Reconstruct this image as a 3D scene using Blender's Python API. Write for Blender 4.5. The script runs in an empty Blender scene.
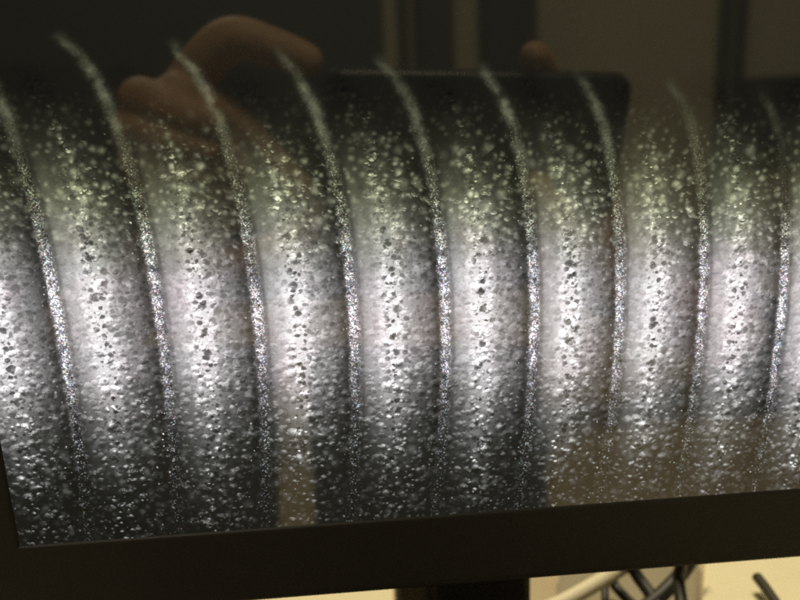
import bpy, bmesh, math, random
import numpy as np
from mathutils import Vector, Matrix

# ------------------------------------------------------------------ camera
# The photograph was taken with a hand-held phone about 16 cm in front of a
# small upright monitor.  World: screen surface = plane y 0, x right, z up,
# desk top = z 0.  Photo pixels (800 x 600) only give viewing directions.
W, H, F = 800.0, 600.0, 680.0
D = 0.160                       # lens to screen
ZC = 0.205                      # lens height over the desk
FOOT = (-46.0, -152.0)          # where the screen normal through the lens lands
n = np.array([FOOT[0], FOOT[1], F]); n /= np.linalg.norm(n)

def cam_basis(roll):
    e = np.array([1.0, 0, 0]); e -= n * e.dot(n); e /= np.linalg.norm(e)
    g = np.cross(n, e)
    ex = e * math.cos(roll) + g * math.sin(roll)
    ez = np.cross(ex, n)        # world up in camera coordinates (x right, y down, z forward)
    return ex, ez

def project_cam(p):
    return np.array([400 + F * p[0] / p[2], 300 + F * p[1] / p[2]])

def edge_slope(roll):
    ex, ez = cam_basis(roll)
    d = np.array([0, 219.0, F])
    p = d * D / d.dot(n)
    a, b = project_cam(p - ex * .02), project_cam(p + ex * .02)
    return (b[1] - a[1]) / (b[0] - a[0])

lo, hi = -.3, .3
for _ in range(50):
    mid = (lo + hi) / 2
    if edge_slope(mid) > -0.0744: hi = mid
    else: lo = mid
EX, EZ = cam_basis((lo + hi) / 2)
CAM = np.array([0, -D, ZC])
M3 = np.array([EX, n, EZ])      # camera coords -> world

def ray(px, py):
    return M3 @ np.array([px - 400, py - 300, F])

def at_y(px, py, y):            # point of the pixel ray on a plane y = const
    r = ray(px, py); return CAM + r * ((y - CAM[1]) / r[1])

def at_z(px, py, z):
    r = ray(px, py); return CAM + r * ((z - CAM[2]) / r[2])

def to_px(X, Z, Y=0.0):         # world -> photo pixel
    p = M3.T @ (np.array([X, Y, Z]) - CAM)
    return project_cam(p)

def mirror_at_y(px, py, y):     # a reflected thing standing at distance y in front of the screen
    p = at_y(px, py, -y); p[1] = y; return p

def mirror_at_z(px, py, z):
    p = at_z(px, py, z); p[1] = -p[1]; return p

def held(px, py, back=0.0):     # reflected thing held in the lens plane; result in lens coordinates
    # (x right, y up, z towards the photographer)
    # a photo pixel sees the mirror point; solve plane "z = back" of the mirrored lens frame
    r = ray(px, py); r = r * np.array([1, -1, 1])            # reflected direction
    o = CAM * np.array([1, -1, 1])                            # mirrored lens
    # reflect: world point = mirror of (CAM + r0 t)
    right, down, fwd = M3[:, 0], M3[:, 1], M3[:, 2]
    # (o + r t - CAM) . fwd = -back
    t = (-back - (o - CAM).dot(fwd)) / r.dot(fwd)
    p = o + r * t - CAM
    return Vector((p.dot(right), -p.dot(down), back))

cam_mat = Matrix(((M3[0, 0], -M3[0, 1], -M3[0, 2], CAM[0]),
                  (M3[1, 0], -M3[1, 1], -M3[1, 2], CAM[1]),
                  (M3[2, 0], -M3[2, 1], -M3[2, 2], CAM[2]),
                  (0, 0, 0, 1)))
scene = bpy.context.scene
cd = bpy.data.cameras.new('camera')
cam = bpy.data.objects.new('camera', cd); scene.collection.objects.link(cam)
cam.matrix_world = cam_mat
cd.sensor_width = 36; cd.lens = F / W * 36
cd.clip_start = 0.002; cd.clip_end = 50
cd.dof.use_dof = True; cd.dof.focus_distance = 0.160; cd.dof.aperture_fstop = 11.5
scene.camera = cam

# ------------------------------------------------------------------ world and lamps (indoors, warm ceiling light plus an added fill)
world = bpy.data.worlds.new('World'); scene.world = world; world.use_nodes = True
bg = world.node_tree.nodes['Background']
bg.inputs['Color'].default_value = (1.0, .82, .52, 1); bg.inputs['Strength'].default_value = 0.10
def area(name, loc, target, size, power, col):
    l = bpy.data.lights.new(name, 'AREA'); l.shape = 'DISK'; l.size = size; l.energy = power; l.color = col
    o = bpy.data.objects.new(name, l); scene.collection.objects.link(o)
    o.location = loc; o.rotation_euler = (Vector(target) - Vector(loc)).to_track_quat('-Z', 'Y').to_euler()
    return o
area('ceiling_lamp', (.30, .62, 1.5), (.0, -.2, .1), .5, 30, (1, .87, .58))
area('bezel_fill', (-.45, -.95, 1.25), (.0, -.1, .1), .5, 9, (1, .88, .62))  # added fill from behind the photographer, brightens the bezel front
scene.view_settings.view_transform = 'Standard'; scene.view_settings.look = 'None'
scene.view_settings.exposure = 0; scene.view_settings.gamma = 1
scene.render.engine = 'CYCLES'
scene.cycles.use_denoising = False

# ------------------------------------------------------------------ node helpers
class V:
    """a float socket with arithmetic"""
    def __init__(s, nt, sock): s.nt, s.k = nt, sock
    def _op(s, op, *a):
        nd = s.nt.nodes.new('ShaderNodeMath'); nd.operation = op
        for i, q in enumerate((s,) + a):
            if isinstance(q, V): s.nt.links.new(q.k, nd.inputs[i])
            else: nd.inputs[i].default_value = float(q)
        return V(s.nt, nd.outputs[0])
    def __add__(s, o): return s._op('ADD', o)
    __radd__ = __add__
    def __mul__(s, o): return s._op('MULTIPLY', o)
    __rmul__ = __mul__
    def __sub__(s, o): return s._op('SUBTRACT', o)
    def __rsub__(s, o): return (s * -1.0) + o
    def __truediv__(s, o): return s._op('DIVIDE', o)
    def __pow__(s, o): return s._op('POWER', o)
    def sqrt(s): return s._op('SQRT')
    def exp(s): return s._op('EXPONENT')
    def floor(s): return s._op('FLOOR')
    def frac(s): return s._op('FRACT')
    def abs(s): return s._op('ABSOLUTE')
    def max(s, o): return s._op('MAXIMUM', o)
    def min(s, o): return s._op('MINIMUM', o)
    def gt(s, o): return s._op('GREATER_THAN', o)
    def step(s, a, b):          # smoothstep from a to b
        nd = s.nt.nodes.new('ShaderNodeMapRange'); nd.interpolation_type = 'SMOOTHSTEP'
        s.nt.links.new(s.k, nd.inputs['Value'])
        r = a < b
        nd.inputs['From Min'].default_value = min(a, b); nd.inputs['From Max'].default_value = max(a, b)
        nd.inputs['To Min'].default_value = 0.0 if r else 1.0; nd.inputs['To Max'].default_value = 1.0 if r else 0.0
        return V(s.nt, nd.outputs['Result'])
    def gauss(s, c, w): q = (s - c) / w; return (q * q * -1.0).exp()

def new_mat(name):
    m = bpy.data.materials.new(name); m.use_nodes = True
    return m, m.node_tree, m.node_tree.nodes['Principled BSDF']

def simple(name, col, rough=.5, var=.12, scale=60.0, bump=.0, metal=0.0, sss=0.0, spec=.5):
    m, nt, b = new_mat(name)
    tc = nt.nodes.new('ShaderNodeTexCoord')
    ns = nt.nodes.new('ShaderNodeTexNoise'); ns.inputs['Scale'].default_value = scale; ns.inputs['Detail'].default_value = 6
    nt.links.new(tc.outputs['Object'], ns.inputs['Vector'])
    r = nt.nodes.new('ShaderNodeMapRange'); r.inputs['From Min'].default_value = .3; r.inputs['From Max'].default_value = .7
    r.inputs['To Min'].default_value = 1 - var; r.inputs['To Max'].default_value = 1 + var
    nt.links.new(ns.outputs['Fac'], r.inputs['Value'])
    mx = nt.nodes.new('ShaderNodeVectorMath'); mx.operation = 'SCALE'; mx.inputs[0].default_value = col
    nt.links.new(r.outputs['Result'], mx.inputs['Scale'])
    nt.links.new(mx.outputs[0], b.inputs['Base Color'])
    b.inputs['Roughness'].default_value = rough; b.inputs['Metallic'].default_value = metal
    b.inputs['Specular IOR Level'].default_value = spec
    if sss: b.inputs['Subsurface Weight'].default_value = sss; b.inputs['Subsurface Radius'].default_value = (.006, .002, .001)
    if bump:
        bp = nt.nodes.new('ShaderNodeBump'); bp.inputs['Strength'].default_value = bump; bp.inputs['Distance'].default_value = .001
        n2 = nt.nodes.new('ShaderNodeTexNoise'); n2.inputs['Scale'].default_value = scale * 20; n2.inputs['Detail'].default_value = 3
        nt.links.new(tc.outputs['Object'], n2.inputs['Vector'])
        nt.links.new(n2.outputs['Fac'], bp.inputs['Height']); nt.links.new(bp.outputs['Normal'], b.inputs['Normal'])
    return m

MAT = dict(
    bezel=simple('black_plastic', (.0145, .0145, .0125), .55, .15, 25, .03, spec=.3),
    neck=simple('stand_plastic', (.010, .0095, .009), .5, .2, 20, .2),
    desk=simple('desk_laminate', (.46, .38, .25), .45, .08, 14, .05),
    wall=simple('painted_wall', (.58, .53, .38), .8, .05, 3),
    dark_wall=simple('dark_cabinet_paint', (.014, .014, .013), .6, .15, 6),
    frame_dark=simple('dark_frame_paint', (.015, .014, .012), .5, .15, 9),
    frame_pale=simple('pale_frame_paint', (.34, .31, .24), .6, .08, 9),
    skin=simple('skin', (.42, .25, .14), .5, .14, 90, .35, sss=.12),
    nail=simple('fingernail', (.62, .38, .29), .3, .05, 60),
    sleeve=simple('dark_knit', (.014, .014, .016), .9, .3, 240, .6),
    phone=simple('phone_back', (.012, .012, .013), .35, .1, 30),
    phone_edge=simple('phone_edge_metal', (.16, .16, .15), .32, .05, 30, metal=1.0),
    lens=simple('lens_glass', (.004, .004, .006), .08, .05, 30),
    cream=simple('cream_card', (.74, .68, .48), .7, .05, 30, .1),
    grey_panel=simple('grey_beige_panel', (.27, .235, .16), .6, .1, 20, .1),
    black_rubber=simple('black_cable_rubber', (.014, .013, .012), .5, .15, 60),
    white_rubber=simple('pale_cable_sheath', (.72, .66, .50), .5, .06, 60),
    reflection_blocker=simple('blocker_black', (.014, .0135, .013), .7, .2, 60, .3),
    cover=simple('grey_cover_plastic', (.10, .095, .075), .4, .15, 40),
    floor=simple('brown_floor', (.42, .32, .20), .6, .12, 5),
    pen=simple('dark_grip', (.03, .028, .02), .4, .15, 60),
)

# ------------------------------------------------------------------ the picture shown on the screen
def picture_material():
    m, nt, b = new_mat('display_picture')
    L = nt.links
    def uv(name):
        u = nt.nodes.new('ShaderNodeUVMap'); u.uv_map = name
        s = nt.nodes.new('ShaderNodeSeparateXYZ'); L.new(u.outputs['UV'], s.inputs[0])
        return u.outputs['UV'], V(nt, s.outputs['X']), V(nt, s.outputs['Y'])
    _, t, v = uv('thread')                # thread phase, height over the rod (0 top .. 1 bottom)
    pv, px, py = uv('plane')              # photo-like picture units: 1 = about one photo pixel
    def vec(x, y, z=0.0):
        c = nt.nodes.new('ShaderNodeCombineXYZ')
        for i, q in enumerate((x, y, z)):
            if isinstance(q, V): L.new(q.k, c.inputs[i])
            else: c.inputs[i].default_value = q
        return c.outputs[0]
    def noise(scale, detail=2.0, off=0.0, vecsock=None):
        q = nt.nodes.new('ShaderNodeTexNoise'); q.noise_dimensions = '3D'
        L.new(vecsock or vec(px, py, off), q.inputs['Vector'])
        q.inputs['Scale'].default_value = scale; q.inputs['Detail'].default_value = detail
        return V(nt, q.outputs['Fac'])
    # slight warp so that blobs are not perfect discs
    wx = px + (noise(.16, 1, 3.1) - .5) * 2.6
    wy = py + (noise(.16, 1, 9.7) - .5) * 2.6
    def drops(cell, rmin, rmax, keep, seed, squash=1.0):
        """scattered domes: slope x, slope y, inside mask, random value"""
        vo = nt.nodes.new('ShaderNodeTexVoronoi'); vo.voronoi_dimensions = '2D'; vo.feature = 'F1'
        c = vec(wx + seed * 37.7, wy * squash + seed * 11.3)
        L.new(c, vo.inputs['Vector']); vo.inputs['Scale'].default_value = 1.0 / cell
        vo.inputs['Randomness'].default_value = 1.0
        d = nt.nodes.new('ShaderNodeVectorMath'); d.operation = 'SUBTRACT'
        L.new(c, d.inputs[0]); L.new(vo.outputs['Position'], d.inputs[1])
        s = nt.nodes.new('ShaderNodeSeparateXYZ'); L.new(d.outputs[0], s.inputs[0])
        col = nt.nodes.new('ShaderNodeSeparateColor'); L.new(vo.outputs['Color'], col.inputs[0])
        r1, r2, r3 = [V(nt, col.outputs[i]) for i in range(3)]
        rad = rmin + (r1 * r1) * (rmax - rmin)
        lx = V(nt, s.outputs['X']) / rad; ly = V(nt, s.outputs['Y']) / rad
        mm = lx * lx + ly * ly
        ins = mm.step(1.12, .72) * r2.gt(1 - keep)
        # py grows downward in the photo: ly > 0 is the lower side of a dome
        return lx * ins, ly * ins, ins, r3, mm, r2.gt(1 - keep)
    s = t.frac()
    g = (s - .06) / .88                                   # across one groove
    big = noise(.010, 3, 21.0) - .5
    mid = noise(.045, 3, 27.0) - .5
    vs = v + (t - 4.0) * .012
    vq = vs + (vs - .54).max(0.0) * (t - 4.0).max(-.8) * -.050 + big * .06 + mid * .04     # the rod tapers, light is uneven
    gq = g + big * .08 + mid * .05
    vc = vq.max(0.0).min(1.0)
    def ramp(x, pts):                                     # smooth piecewise curve
        nd = nt.nodes.new('ShaderNodeFloatCurve'); L.new(x.k, nd.inputs['Value'])
        c = nd.mapping.curves[0]
        c.points[0].location = pts[0]; c.points[1].location = pts[-1]
        for q in pts[1:-1]: c.points.new(*q)
        nd.mapping.update(); return V(nt, nd.outputs[0])
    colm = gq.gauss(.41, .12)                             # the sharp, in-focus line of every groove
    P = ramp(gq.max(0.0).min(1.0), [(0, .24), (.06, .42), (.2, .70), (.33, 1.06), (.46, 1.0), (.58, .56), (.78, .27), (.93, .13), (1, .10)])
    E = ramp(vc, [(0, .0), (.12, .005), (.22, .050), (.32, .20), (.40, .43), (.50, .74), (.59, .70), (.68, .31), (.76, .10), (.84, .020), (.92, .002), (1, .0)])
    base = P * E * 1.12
    # closely packed bubbles of four sizes: slopes of their domes
    A1 = drops(20.0, 4.2, 8.5, .62, 1); A2 = drops(13.5, 3.2, 6.2, .85, 2, 1.05); A3 = drops(9.0, 2.0, 4.2, .85, 3, 1.05); A4 = drops(5.0, 1.2, 2.3, .7, 4)
    n1x = noise(.42, 2, 5.0) - .5; n1y = noise(.42, 2, 15.0) - .5
    sharp = (.30 + .25 * gq.step(.25, .6) + .55 * v.step(.56, .72) * (1 - colm) + .85 * colm) * (.50 + .50 * v.step(.05, .30))
    bx = (A1[0] * .65 + A2[0] * .70 + A3[0] * .60 + A4[0] * .26) * sharp + n1x * .34
    by = (A1[1] * .90 + A2[1] * .92 + A3[1] * .76 + A4[1] * .32) * sharp + n1y * .40
    emb = by * -.85 + bx * -.40                           # lit from above left
    relief = (emb * 1.15).exp()
    # pits
    D1 = drops(15.0, 2.8, 5.6, .70, 5, 1.05); D2 = drops(10.0, 1.9, 3.9, .72, 6, 1.1); D3 = drops(5.0, 1.0, 2.0, .6, 7)
    def pit(d): return d[4].step(1.25, .25) * d[5]
    dark = (pit(D1) * .95 + pit(D2) * .95 + pit(D3) * .6).min(1.0) * (.22 + .30 * gq.step(.12, .40) + .44 * colm) * (.55 + .45 * v.step(.25, .42))
    lip = (D1[1].max(0.0) * .9 + D2[1].max(0.0) * .8) * (.25 + .75 * colm)
    fine = 1 + (noise(.9, 2, 25.0) - .5) * .55
    groove = base * relief * fine * (1 - dark * .92) * (1 + lip * .8)
    # mirror-like glints where a dome turns towards the lamp
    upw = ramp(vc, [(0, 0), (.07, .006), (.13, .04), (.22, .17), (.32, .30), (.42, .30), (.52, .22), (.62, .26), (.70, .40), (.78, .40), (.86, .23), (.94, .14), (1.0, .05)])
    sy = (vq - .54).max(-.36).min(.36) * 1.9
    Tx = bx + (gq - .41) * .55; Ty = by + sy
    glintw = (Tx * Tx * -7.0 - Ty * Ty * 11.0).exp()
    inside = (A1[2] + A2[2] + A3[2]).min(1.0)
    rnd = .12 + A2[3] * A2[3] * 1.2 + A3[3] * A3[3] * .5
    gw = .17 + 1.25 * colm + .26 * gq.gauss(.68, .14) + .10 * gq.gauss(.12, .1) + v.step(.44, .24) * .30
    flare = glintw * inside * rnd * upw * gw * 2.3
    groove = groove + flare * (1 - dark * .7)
    # bubbles that scatter light as soft round dots: dense above, sparse and larger below
    S1 = drops(14.0, 3.4, 6.6, .75, 11); S2 = drops(9.0, 2.4, 4.4, .88, 12, 1.1)
    def dot(d): return (d[4] * -1.9).exp() * d[5]
    soft = dot(S1) * (S1[3] ** 1.6) * .75 + dot(S2) * (S2[3] ** 1.4) * 1.05
    sw = v.step(.50, .30) * 2.1 + .42 * v.step(.60, .72) + .10
    groove = groove + soft * upw * sw * (.42 + .65 * colm + .25 * gq.gauss(.68, .16)) * (1 - dark * .8)
    groove = groove + g.gauss(.11, .09) * .055 * v.step(.16, .34) * v.step(.66, .46) * fine   # smooth, defocused flank beside a crest
    # crest: narrow ridge of fine glittering grains
    rag = (noise(.22, 3, 33.0) - .5) * .050 + n1x * .050
    dist = (s - s.gt(.5)) + rag                           # signed, 0 on the crest line
    wid = .054 + .008 * v.step(.3, .05)
    q = dist / wid
    ridge = (q * q * q * q * -1.0).exp()
    gv = nt.nodes.new('ShaderNodeTexVoronoi'); gv.voronoi_dimensions = '2D'
    L.new(vec(px, py), gv.inputs['Vector']); gv.inputs['Scale'].default_value = 1 / 1.15
    gc = nt.nodes.new('ShaderNodeSeparateColor'); L.new(gv.outputs['Color'], gc.inputs[0])
    gr, gg, gb = [V(nt, gc.outputs[i]) for i in range(3)]
    cenv = ramp(vc, [(0, 0), (.10, .01), (.20, .06), (.30, .24), (.40, .64), (.52, .92), (.60, .66), (.67, .30), (.74, .10), (.81, .025), (.90, .004), (1, 0)])
    clump = noise(.10, 3, 44.0).step(.28, .70)
    glint = (gr ** 2.2) * (.22 + 1.95 * clump) + .11 + .15 * clump
    glint = glint * (1 - pit(D2) * .6) * (.75 + .5 * (q * -1.0).step(-1.0, .8))
    tip = v.step(-.03, .05) * v.step(.32, .09) * (.25 + .75 * t.step(8.0, 4.5))
    tipn = noise(.05, 3, 61.0).step(.2, .75) * (.35 + .9 * noise(.16, 2, 63.0))
    tq = dist / .058
    fuzz = (tq * tq * -1.0).exp()
    spark = (gr ** 16.0) * 1.3
    crestv = (glint * cenv + spark * upw) * (1 - .8 * t.step(6.6, 8.0) * v.step(.36, .22))
    under = 1 - .38 * s.gauss(.900, .045) * v.step(.15, .35) - .25 * s.gauss(.085, .018)   # shadow lines beside a crest
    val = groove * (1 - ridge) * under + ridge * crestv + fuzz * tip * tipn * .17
    # isolated sparkles, thickest beside the crests
    sp = drops(6.0, .6, 1.25, .24, 9)
    val = val + sp[2] * (.05 + (sp[3] ** 2.0) * .75) * upw * 1.5 * (.22 + 1.6 * s.gauss(.89, .07) + .6 * colm + .8 * v.step(.8, .92))
    # tint: olive at the top, faint lilac in the middle, neutral-cool below
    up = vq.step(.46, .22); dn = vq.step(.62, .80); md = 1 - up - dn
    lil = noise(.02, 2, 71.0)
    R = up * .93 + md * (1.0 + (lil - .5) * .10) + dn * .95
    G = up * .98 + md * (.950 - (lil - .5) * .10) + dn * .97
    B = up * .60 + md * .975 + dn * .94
    chroma = ridge * .5 * v.step(.15, .4)
    R = R * (1 + chroma * (gg - .5)); B = B * (1 + chroma * (gb - .4)); G = G * (1 + chroma * (gr - .5) * .2)
    lift = .0085
    cc = nt.nodes.new('ShaderNodeCombineColor')
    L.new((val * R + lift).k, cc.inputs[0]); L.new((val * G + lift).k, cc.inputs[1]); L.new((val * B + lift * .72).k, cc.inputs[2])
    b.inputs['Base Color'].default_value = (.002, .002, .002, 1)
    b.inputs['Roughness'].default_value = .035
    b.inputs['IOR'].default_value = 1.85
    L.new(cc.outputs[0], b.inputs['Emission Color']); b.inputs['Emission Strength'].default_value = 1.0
    return m
MAT['picture'] = picture_material()

# ------------------------------------------------------------------ mesh helpers
def link(name, me, mat=None, parent=None, smooth=False):
    o = bpy.data.objects.new(name, me); scene.collection.objects.link(o)
    if mat: me.materials.append(mat)
    if smooth: me.shade_smooth()
    if parent: o.parent = parent
    return o
def from_bm(name, bm, mat, parent=None, smooth=False):
    me = bpy.data.meshes.new(name); bm.normal_update(); bm.to_mesh(me); bm.free()
    return link(name, me, mat, parent, smooth)
def box_bm(x0, x1, y0, y1, z0, z1, bev=0.0, seg=2):
    bm = bmesh.new(); bmesh.ops.create_cube(bm, size=1)
    for q in bm.verts:
        q.co = Vector(((x0 + x1) / 2 + q.co.x * (x1 - x0), (y0 + y1) / 2 + q.co.y * (y1 - y0), (z0 + z1) / 2 + q.co.z * (z1 - z0)))
    if bev: bmesh.ops.bevel(bm, geom=bm.edges[:], offset=bev, segments=seg, affect='EDGES', profile=.5)
    return bm
def box(name, ext, mat, parent=None, bev=0.0, seg=2):
    return from_bm(name, box_bm(*ext, bev=bev, seg=seg), mat, parent)
def empty(name, loc=(0, 0, 0)):
    o = bpy.data.objects.new(name, None); scene.collection.objects.link(o); o.location = loc; o.empty_display_size = .02
    return o
def tag(o, label, cat, group=None):
    o['label'] = label; o['category'] = cat
    if group: o['group'] = group
    return o
def struct(o):
    o['kind'] = 'structure'; return o
def tube_bm(pts, r, seg=10, bm=None, sub=6):
    """round tube along a Catmull-Rom path"""
    bm = bm or bmesh.new(); P = [Vector(p) for p in pts]
    path = []
    for i in range(len(P) - 1):
        p0, p1, p2, p3 = P[max(i - 1, 0)], P[i], P[i + 1], P[min(i + 2, len(P) - 1)]
        for k in range(sub):
            u = k / sub
            path.append(.5 * ((2 * p1) + (p2 - p0) * u + (2 * p0 - 5 * p1 + 4 * p2 - p3) * u * u + (3 * p1 - p0 - 3 * p2 + p3) * u ** 3))
    path.append(P[-1]); rings = []
    for i, p in enumerate(path):
        d = (path[min(i + 1, len(path) - 1)] - path[max(i - 1, 0)]).normalized()
        a = d.orthogonal().normalized() if i == 0 else (a - d * a.dot(d)).normalized()
        c = d.cross(a)
        rr = r(i / (len(path) - 1)) if callable(r) else r
        rings.append([bm.verts.new(p + (a * math.cos(q) + c * math.sin(q)) * rr) for q in [2 * math.pi * j / seg for j in range(seg)]])
    for A, B in zip(rings, rings[1:]):
        for j in range(seg): bm.faces.new((A[j], A[(j + 1) % seg], B[(j + 1) % seg], B[j]))
    bm.faces.new(rings[0][::-1]); bm.faces.new(rings[-1])
    return bm

# ------------------------------------------------------------------ desk and wall of the corner that shows
struct(box('desk', (-.9, 1.1, -.78, .62, -.03, 0), MAT['desk'], bev=.002))
struct(box('wall', (-1.2, 1.4, .66, .70, -.7, 1.3), MAT['wall']))
struct(box('floor', (-1.6, 1.8, -2.3, .66, -.75, -.70), MAT['floor']))
struct(box('room_wall', (-1.6, 1.8, -1.66, -1.6, -.7, 1.3), MAT['wall']))

# ------------------------------------------------------------------ monitor
corner = at_y(19.5, 546.8, 0)
SX0, SZ0 = float(corner[0]), float(corner[2])
SX1, SZ1 = SX0 + .261, SZ0 + .163
BOT = float(at_y(600, 573.6, 0)[2])               # lower edge of the bottom bezel
BW = SZ0 - BOT
SIDE = .019
monitor = empty('monitor', ((SX0 + SX1) / 2, .04, 0))
tag(monitor, 'black desktop monitor whose screen shows a magnified pitted metal thread', 'monitor')
bpy.context.view_layer.update()
def part(o):                       # keep world placement when parenting
    o.parent = monitor; o.matrix_parent_inverse = monitor.matrix_world.inverted(); return o
screen = part(box('screen', (SX0 - .003, SX1 + .003, .0012, .004, SZ0 - .003, SZ1 + .003), MAT['bezel']))
screen['label'] = 'glossy lit display panel showing a magnified threaded metal rod'

C = [-66.385, -38.096, -0.89728, 195.8, 116.75, 12.936, -23.605, -17.359, -1.7961, -2.0237, 2.2009, 0.7176]
def crest_x(k, v):
    v = min(max(v, -.25), 1.35)
    f = (1, v, v * v, math.sqrt(max(v, 0) + .004))
    base = sum(C[i * 4 + j] * (k ** i) * f[j] for i in range(3) for j in range(4))
    return base
def pic(X, Z):                     # screen point -> (photo px, v)
    p = to_px(X, Z); yt = 40 + .073 * (p[0] - 60)
    return p[0], p[1], (p[1] - yt) / (540 - yt)
KR = np.arange(-3, 16, .5)
def phase(X, Z):
    x, y, v = pic(X, Z)
    xs = [crest_x(k, v) for k in KR]
    return float(np.interp(x, xs, KR)), v, x, y
def x_of(k, Z):                    # screen X where the phase is k at height Z
    lo, hi = -.6, .6
    for _ in range(30):
        mid = (lo + hi) / 2
        if phase(mid, Z)[0] < k: lo = mid
        else: hi = mid
    return (lo + hi) / 2
rows = np.linspace(SZ0 - .002, SZ1 + .002, 46)
CW = .065
bounds = []
for k in range(-2, 14):
    bounds += [(k - CW, k + CW, 'thread_crest', 3), (k + CW, k + 1 - CW, 'thread_groove', 8)]
XL, XR = SX0 - .002, SX1 + .002
cache = {}
def xcached(k, i):
    if (k, i) not in cache: cache[(k, i)] = min(max(x_of(k, rows[i]), XL), XR)
    return cache[(k, i)]
for k0, k1, nm, nc in bounds:
    bm = bmesh.new(); u1 = bm.loops.layers.uv.new('thread'); u2 = bm.loops.layers.uv.new('plane')
    grid = []
    for i, Z in enumerate(rows):
        xa, xb = xcached(round(k0, 4), i), xcached(round(k1, 4), i)
        grid.append(None if xb - xa < 1e-6 else [(xa + (xb - xa) * j / nc, Z) for j in range(nc + 1)])
    info = {}
    def vert(p):
        key = (round(p[0], 7), round(p[1], 7))
        if key not in info:
            tph, vv, x, y = phase(*p); info[key] = (bm.verts.new((p[0], 0, p[1])), (tph, vv), (p[0] / .000237, -p[1] / .000237))
        return info[key]
    for A, B in zip(grid, grid[1:]):
        if A is None or B is None: continue
        for j in range(nc):
            q = [vert(A[j]), vert(A[j + 1]), vert(B[j + 1]), vert(B[j])]
            f = bm.faces.new([z[0] for z in q])
            for lp, z in zip(f.loops, q): lp[u1].uv = z[1]; lp[u2].uv = z[2]
    if not bm.faces: bm.free(); continue
    o = from_bm(nm, bm, MAT['picture']); o.parent = screen
    bpy.context.view_layer.update(); o.matrix_parent_inverse = screen.matrix_world.inverted()

# bezel bars: swept profile (distance outwards from the screen edge, depth y), mitred at the corners
def bezel(side):
    w = BW if side in 'b' else SIDE
    prof = [(-.0004, .0030), (-.0004, .0002), (.0000, -.0001), (.0003, -.0003), (.0008, -.0004), (w - .0022, -.0004), (w - .0009, -.0002),
            (w - .0002, .0002), (w, .0012), (w, .0130), (w * .5, .0140)]
    bm = bmesh.new(); ends = []
    wb, ws = BW, SIDE
    for e in (0, 1):
        ring = []
        for d, y in prof:
            fr = d / w
            if side == 'b': co = ((SX0 - fr * ws) if e == 0 else (SX1 + fr * ws), y, SZ0 - d)
            elif side == 't': co = ((SX0 - fr * ws) if e == 0 else (SX1 + fr * ws), y, SZ1 + d)
            elif side == 'l': co = (SX0 - d, y, (SZ0 - fr * wb) if e == 0 else (SZ1 + fr * ws))
            else: co = (SX1 + d, y, (SZ0 - fr * wb) if e == 0 else (SZ1 + fr * ws))
            ring.append(bm.verts.new(co))
        ends.append(ring)
    for i in range(len(prof) - 1):
        bm.faces.new((ends[0][i], ends[0][i + 1], ends[1][i + 1], ends[1][i]))
    bmesh.ops.recalc_face_normals(bm, faces=bm.faces[:])
    return part(from_bm('bezel', bm, MAT['bezel']))
for sd in 'btlr': bezel(sd)
part(box('rear_housing', (SX0 - SIDE + .004, SX1 + SIDE - .004, .0125, .034, BOT + .006, SZ1 + SIDE - .004), MAT['bezel'], bev=.006, seg=3))
# stand: neck and hinge block under the housing, foot plate on the desk
nl, nr = at_y(431, 600, .050)[0], at_y(532, 600, .050)[0]
part(box('neck', (float(nl), float(nr), .050, .064, .008, BOT + .05), MAT['neck'], bev=.0025))
hl, hr = at_y(392, 594, .040)[0], at_y(530, 594, .040)[0]
part(box('hinge', (float(nl) - .004, float(nr) - .001, .034, .050, BOT - .004, BOT + .045), MAT['neck'], bev=.003))
mc = (float(nl) + float(nr)) / 2
part(box('foot_plate', (mc - .06, mc + .06, -.055, .070, 0.0, .008), MAT['neck'], bev=.003))

cl = at_y(395, 600, .060)[0]
part(box('cable_cover', (float(cl), float(nl) - .0005, .052, .066, .008, BOT + .03), MAT['cover'], bev=.002))

# ------------------------------------------------------------------ what shows under the monitor
def cable(name, pxs, r, mat, label, cat='cable', group=None, lift=None):
    pts = []
    for i, q in enumerate(pxs):
        h = q[2] if len(q) > 2 else r + .0005
        p = at_z(q[0], q[1], h); pts.append(p)
    o = from_bm(name, tube_bm(pts, r), mat, smooth=True)
    return tag(o, label, cat, group)
def slab(name, pxs, z0, z1, mat, label, cat):
    """flat thing lying on the desk, outline given by its top corners"""
    bm = bmesh.new(); top = [Vector(at_z(x, y, z1)) for x, y in pxs]
    vs = [bm.verts.new(p) for p in top]; f = bm.faces.new(vs); bm.normal_update()
    if f.normal.z < 0: f.normal_flip()
    ex = bmesh.ops.extrude_face_region(bm, geom=[f])
    for q in [e for e in ex['geom'] if isinstance(e, bmesh.types.BMVert)]: q.co.z = z0
    bmesh.ops.recalc_face_normals(bm, faces=bm.faces[:])
    bmesh.ops.bevel(bm, geom=bm.edges[:], offset=.0012, segments=2, affect='EDGES')
    return tag(from_bm(name, bm, mat), label, cat)
slab('document_tray', [(556, 640), (560, 556), (701, 545), (694, 640)], .001, .012, MAT['grey_panel'], 'grey beige tray under the tangle of black cables', 'tray')
slab('card_box', [(699, 650), (707, 540), (860, 530), (870, 650)], .001, .024, MAT['cream'], 'bright cream card box beside the cable tangle', 'box')
slab('paper_pad', [(250, 660), (255, 585), (393, 578), (392, 660)], .001, .010, MAT['cream'], 'bright cream paper pad beside the monitor stand', 'paper pad')
cable('black_cable', [(608, 560, .03), (605, 578, .022), (605, 600, .018), (604, 640, .016)], .0016, MAT['black_rubber'], 'thin black cable hanging straight down behind the pale tube')
cable('black_cable', [(606, 560, .03), (613, 582, .02), (622, 594, .018), (640, 612, .016)], .0022, MAT['black_rubber'], 'black cable bending down from behind the pale tube')
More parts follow.
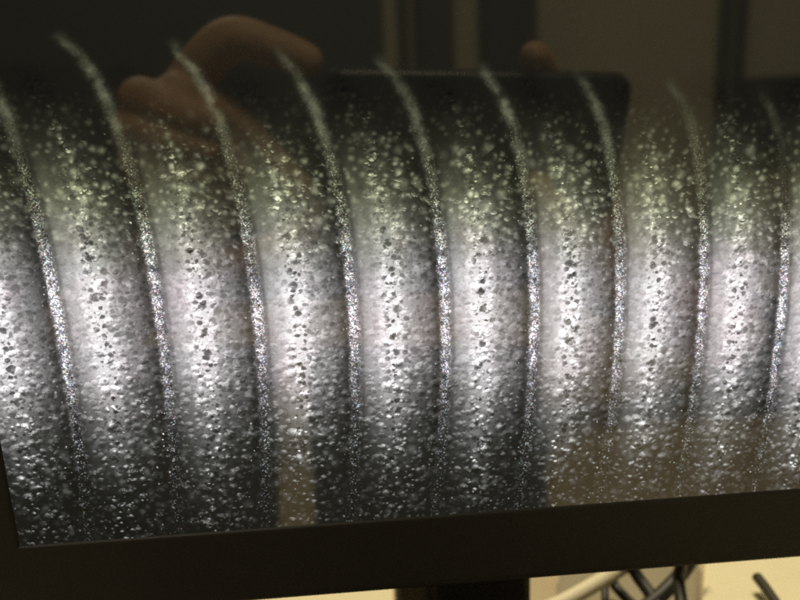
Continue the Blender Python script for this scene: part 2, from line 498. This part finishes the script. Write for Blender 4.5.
cable('black_cable', [(620, 545, .04), (636, 574, .03), (650, 594, .026), (668, 625, .022)], .0026, MAT['black_rubber'], 'thick black cable running down beside the bend of another cable')
cable('black_cable', [(700, 545, .04), (684, 570, .03), (664, 592, .026), (640, 612, .024)], .0030, MAT['black_rubber'], 'thickest black cable slanting across the others by the cream box')
cable('black_cable', [(688, 545, .05), (679, 575, .034), (681, 600, .03), (684, 640, .026)], .0024, MAT['black_rubber'], 'black cable hanging closest to the cream box')
cable('pale_tube', [(540, 612, .03), (567, 600, .03), (595, 584, .03), (625, 566, .03)], .0030, MAT['white_rubber'], 'pale stiff tube slanting up behind the monitor', 'tube')
cable('marker_pen', [(757, 577, .030), (764, 586, .030), (773, 599, .030), (782, 612, .030)], .0021, MAT['pen'], 'dark slim marker lying on the cream box', 'pen')

# ------------------------------------------------------------------ phone held by the photographer (seen in the screen's reflection)
FM = cam_mat
TL, TR, BL = held(320, 68, .004), held(637, 62, .004), held(322, 222, .004)
px0, px1, pyt, pyb = TL.x, TR.x, max(TL.y, .012), BL.y
phone = empty('phone'); phone.matrix_world = FM
tag(phone, 'dark phone held up sideways, mirrored in the screen', 'phone')
def ppart(o): o.parent = phone; return o
def rounded_slab(name, x0, x1, y0, y1, z0, z1, r, bev, mat):
    bm = bmesh.new(); vs = []
    for cx, cy, a0 in ((x1 - r, y1 - r, 0), (x0 + r, y1 - r, 90), (x0 + r, y0 + r, 180), (x1 - r, y0 + r, 270)):
        for k in range(9):
            a = math.radians(a0 + 90 * k / 8); vs.append(bm.verts.new((cx + r * math.cos(a), cy + r * math.sin(a), z0)))
    f = bm.faces.new(vs); ex = bmesh.ops.extrude_face_region(bm, geom=[f])
    for q in [e for e in ex['geom'] if isinstance(e, bmesh.types.BMVert)]: q.co.z = z1
    bmesh.ops.recalc_face_normals(bm, faces=bm.faces[:])
    ed = [e for e in bm.edges if abs(e.verts[0].co.z - e.verts[1].co.z) < 1e-6]
    if bev: bmesh.ops.bevel(bm, geom=ed, offset=bev, segments=3, affect='EDGES')
    return from_bm(name, bm, mat)
ppart(rounded_slab('edge_band', px0, px1, pyb, pyt, .0022, .0092, .010, .0022, MAT['phone_edge']))
ppart(rounded_slab('back_cover', px0 + .0014, px1 - .0014, pyb + .0014, pyt - .0014, .0018, .0040, .009, .0005, MAT['phone']))
ppart(rounded_slab('display_glass', px0 + .0014, px1 - .0014, pyb + .0014, pyt - .0014, .0080, .0096, .009, .0005, MAT['lens']))
bm = bmesh.new(); bmesh.ops.create_cone(bm, cap_ends=True, segments=32, radius1=.0055, radius2=.0055, depth=.0008)
bmesh.ops.translate(bm, verts=bm.verts[:], vec=(0, 0, .0014)); ppart(from_bm('lens_ring', bm, MAT['phone_edge']))
bm = bmesh.new(); bmesh.ops.create_cone(bm, cap_ends=True, segments=32, radius1=.0042, radius2=.0042, depth=.0006)
bmesh.ops.translate(bm, verts=bm.verts[:], vec=(0, 0, .0010)); ppart(from_bm('lens', bm, MAT['lens']))

# ------------------------------------------------------------------ hands (mirrored in the screen)
def hand_mesh(name, chains, parent):
    """one continuous hand: tapered limbs fused by a voxel remesh"""
    bm = bmesh.new()
    for pts, rad in chains:
        rr = rad
        def r(u, rr=rr):
            q = u * (len(rr) - 1); i = min(int(q), len(rr) - 2); return rr[i] + (rr[i + 1] - rr[i]) * (q - i)
        tube_bm(pts, r, seg=14, bm=bm, sub=6)
        for p, q in ((pts[0], rr[0]), (pts[-1], rr[-1])):
            s = bmesh.ops.create_icosphere(bm, subdivisions=2, radius=q * .99); bmesh.ops.translate(bm, verts=s['verts'], vec=p)
    o = from_bm(name, bm, MAT['skin'], parent, smooth=True)
    rm = o.modifiers.new('fuse', 'REMESH'); rm.mode = 'VOXEL'; rm.voxel_size = .0014; rm.use_smooth_shade = True
    sm = o.modifiers.new('soften', 'SMOOTH'); sm.factor = .5; sm.iterations = 4
    return o
person = empty('person'); person.matrix_world = FM
tag(person, 'person in dark sleeves holding up a phone with both hands, mirrored in the screen', 'person')
h = held
left = [
    # index finger arched over the top corner of the phone
    ([h(168, 128, .020), h(194, 76, .014), h(230, 40, .008), h(272, 47, .004), h(308, 60, .003)], [.0115, .0105, .0096, .0084, .0070]),
    # middle, ring and little finger folded beside it
    ([h(162, 146, .020), h(146, 112, .012), h(142, 99, .004), h(170, 110, -.004), h(208, 122, -.003)], [.0115, .0105, .0098, .0088, .0074]),
    ([h(160, 170, .020), h(138, 142, .012), h(134, 128, .003), h(164, 137, -.005), h(206, 150, -.003)], [.0110, .0100, .0092, .0084, .0070]),
    ([h(162, 196, .020), h(142, 172, .012), h(136, 158, .004), h(166, 166, -.003), h(202, 177, -.002)], [.0100, .0088, .0080, .0072, .0062]),
    # thumb along the phone's far side
    ([h(180, 250, .030), h(226, 262, .024), h(270, 254, .019), h(322, 214, .017)], [.0125, .0110, .0098, .0080]),
    # palm
    ([h(166, 122, .024), h(186, 160, .026), h(190, 200, .028)], [.0125, .0135, .0130]),
    ([h(206, 124, .016), h(232, 158, .018), h(215, 215, .026)], [.0120, .0150, .0140]),
    ([h(170, 160, .026), h(176, 220, .032), h(170, 290, .045)], [.0150, .0170, .0200]),
    ([h(205, 200, .030), h(196, 250, .036), h(176, 300, .046)], [.0150, .0170, .0200]),
    ([h(178, 96, .006), h(184, 130, .004), h(196, 168, .006)], [.0110, .0130, .0110]),
    ([h(205, 104, .010), h(250, 136, .013), h(300, 190, .013)], [.0095, .0085, .0080]),
    # wrist
    ([h(180, 240, .036), h(130, 300, .056), h(40, 345, .090)], [.0210, .0230, .0270]),
]
right = [
    # index fingertip peeking over the top edge
    ([h(570, 190, .036), h(560, 135, .030), h(548, 96, .023), h(540, 66, .015), h(534, 55, .006)], [.0110, .0100, .0088, .0078, .0066]),
    # middle and ring finger wrapped under the phone onto its back
    ([h(600, 205, .034), h(590, 245, .024), h(566, 240, .006), h(548, 215, -.006), h(536, 186, -.005)], [.0115, .0105, .0095, .0085, .0074]),
    ([h(606, 230, .034), h(600, 272, .022), h(584, 268, .004), h(568, 240, -.007), h(556, 205, -.006)], [.0110, .0100, .0090, .0080, .0068]),
    ([h(612, 255, .034), h(612, 300, .024), h(600, 300, .008), h(586, 276, -.002), h(574, 236, -.005)], [.0100, .0090, .0080, .0070, .0060]),
    # thumb on the phone's far side
    ([h(620, 240, .044), h(590, 205, .034), h(560, 180, .024), h(530, 160, .020)], [.0125, .0110, .0098, .0080]),
    ([h(592, 195, .036), h(602, 225, .038), h(612, 255, .042)], [.0120, .0150, .0140]),
    ([h(606, 215, .042), h(620, 250, .048), h(640, 300, .058)], [.0130, .0165, .0200]),
    ([h(620, 262, .046), h(680, 315, .064), h(780, 350, .095)], [.0200, .0225, .0270]),
]
hand_mesh('hand', left, person); hand_mesh('hand', right, person)
def sleeve(p):
    o = from_bm('sleeve', tube_bm(p, lambda u: .033 + .012 * u + .0012 * math.sin(u * 40), seg=24, sub=10), MAT['sleeve'], person, smooth=True)
sleeve([h(80, 322, .074), h(10, 350, .100), h(-150, 400, .16), h(-320, 440, .26)])
sleeve([h(732, 333, .080), h(800, 356, .104), h(960, 400, .17), h(1120, 440, .27)])

# ------------------------------------------------------------------ room behind the photographer, as the reflection shows it
def mrect(name, x0, x1, y0, y1, dist, thick, mat, label, cat):
    """upright thing at a distance in front of the screen; edges from reflected pixels"""
    a = mirror_at_y(x0, (y0 + y1) / 2, -dist); b = mirror_at_y(x1, (y0 + y1) / 2, -dist)
    t = mirror_at_y((x0 + x1) / 2, y0, -dist); u = mirror_at_y((x0 + x1) / 2, y1, -dist)
    o = box(name, (float(a[0]), float(b[0]), -dist - thick, -dist, float(u[2]), float(t[2])), mat, bev=.004)
    return tag(o, label, cat)
mrect('dark_cabinet', -260, 384, -260, 330, 1.42, .19, MAT['dark_wall'], 'tall dark cabinet mirrored behind the gripping hand', 'cabinet')
mrect('wall_post', 399, 409, -260, 330, 1.57, .04, MAT['dark_wall'], 'slim dark post mirrored beside the dark cabinet', 'post')
mrect('narrow_locker', 419, 455, -260, 330, 1.50, .11, MAT['dark_wall'], 'narrow dark locker mirrored over the phone', 'locker')
mrect('wide_locker', 486, 538, -260, 330, 1.50, .11, MAT['dark_wall'], 'wide dark locker mirrored behind the fingertip', 'locker')
mrect('door_post', 722, 733, -260, 330, 1.575, .03, MAT['frame_dark'], 'dark door post mirrored in the screen, the wider of two', 'door post')
mrect('door_post', 738, 748, -260, 330, 1.580, .03, MAT['frame_dark'], 'dark door post mirrored in the screen, the slimmer of two', 'door post')
mrect('equipment_case', 752, 880, 74, 148, 1.50, .10, MAT['dark_wall'], 'black equipment case mirrored beside the door posts', 'case')

# added dark slabs block the desk's reflection, leaving only strips of it bare
def mslab(name, pxs, z1, mat, label, cat):
    bm = bmesh.new(); top = [Vector(mirror_at_z(x, y, z1)) for x, y in pxs]
    vs = [bm.verts.new(p) for p in top]; f = bm.faces.new(vs); bm.normal_update()
    if f.normal.z < 0: f.normal_flip()
    ex = bmesh.ops.extrude_face_region(bm, geom=[f])
    for q in [e for e in ex['geom'] if isinstance(e, bmesh.types.BMVert)]: q.co.z = .0005
    bmesh.ops.recalc_face_normals(bm, faces=bm.faces[:])
    return tag(from_bm(name, bm, mat), label, cat)
mslab('reflection_blocker', [(-140, 600), (-60, 345), (274, 345), (279, 600)], .012, MAT['reflection_blocker'], 'large black slab added on the desk to darken its reflection in the screen', 'reflection_blocker')
mslab('reflection_blocker', [(322, 600), (306, 345), (538, 345), (553, 600)], .010, MAT['reflection_blocker'], 'small black slab added on the desk to darken its reflection in the screen', 'reflection_blocker')
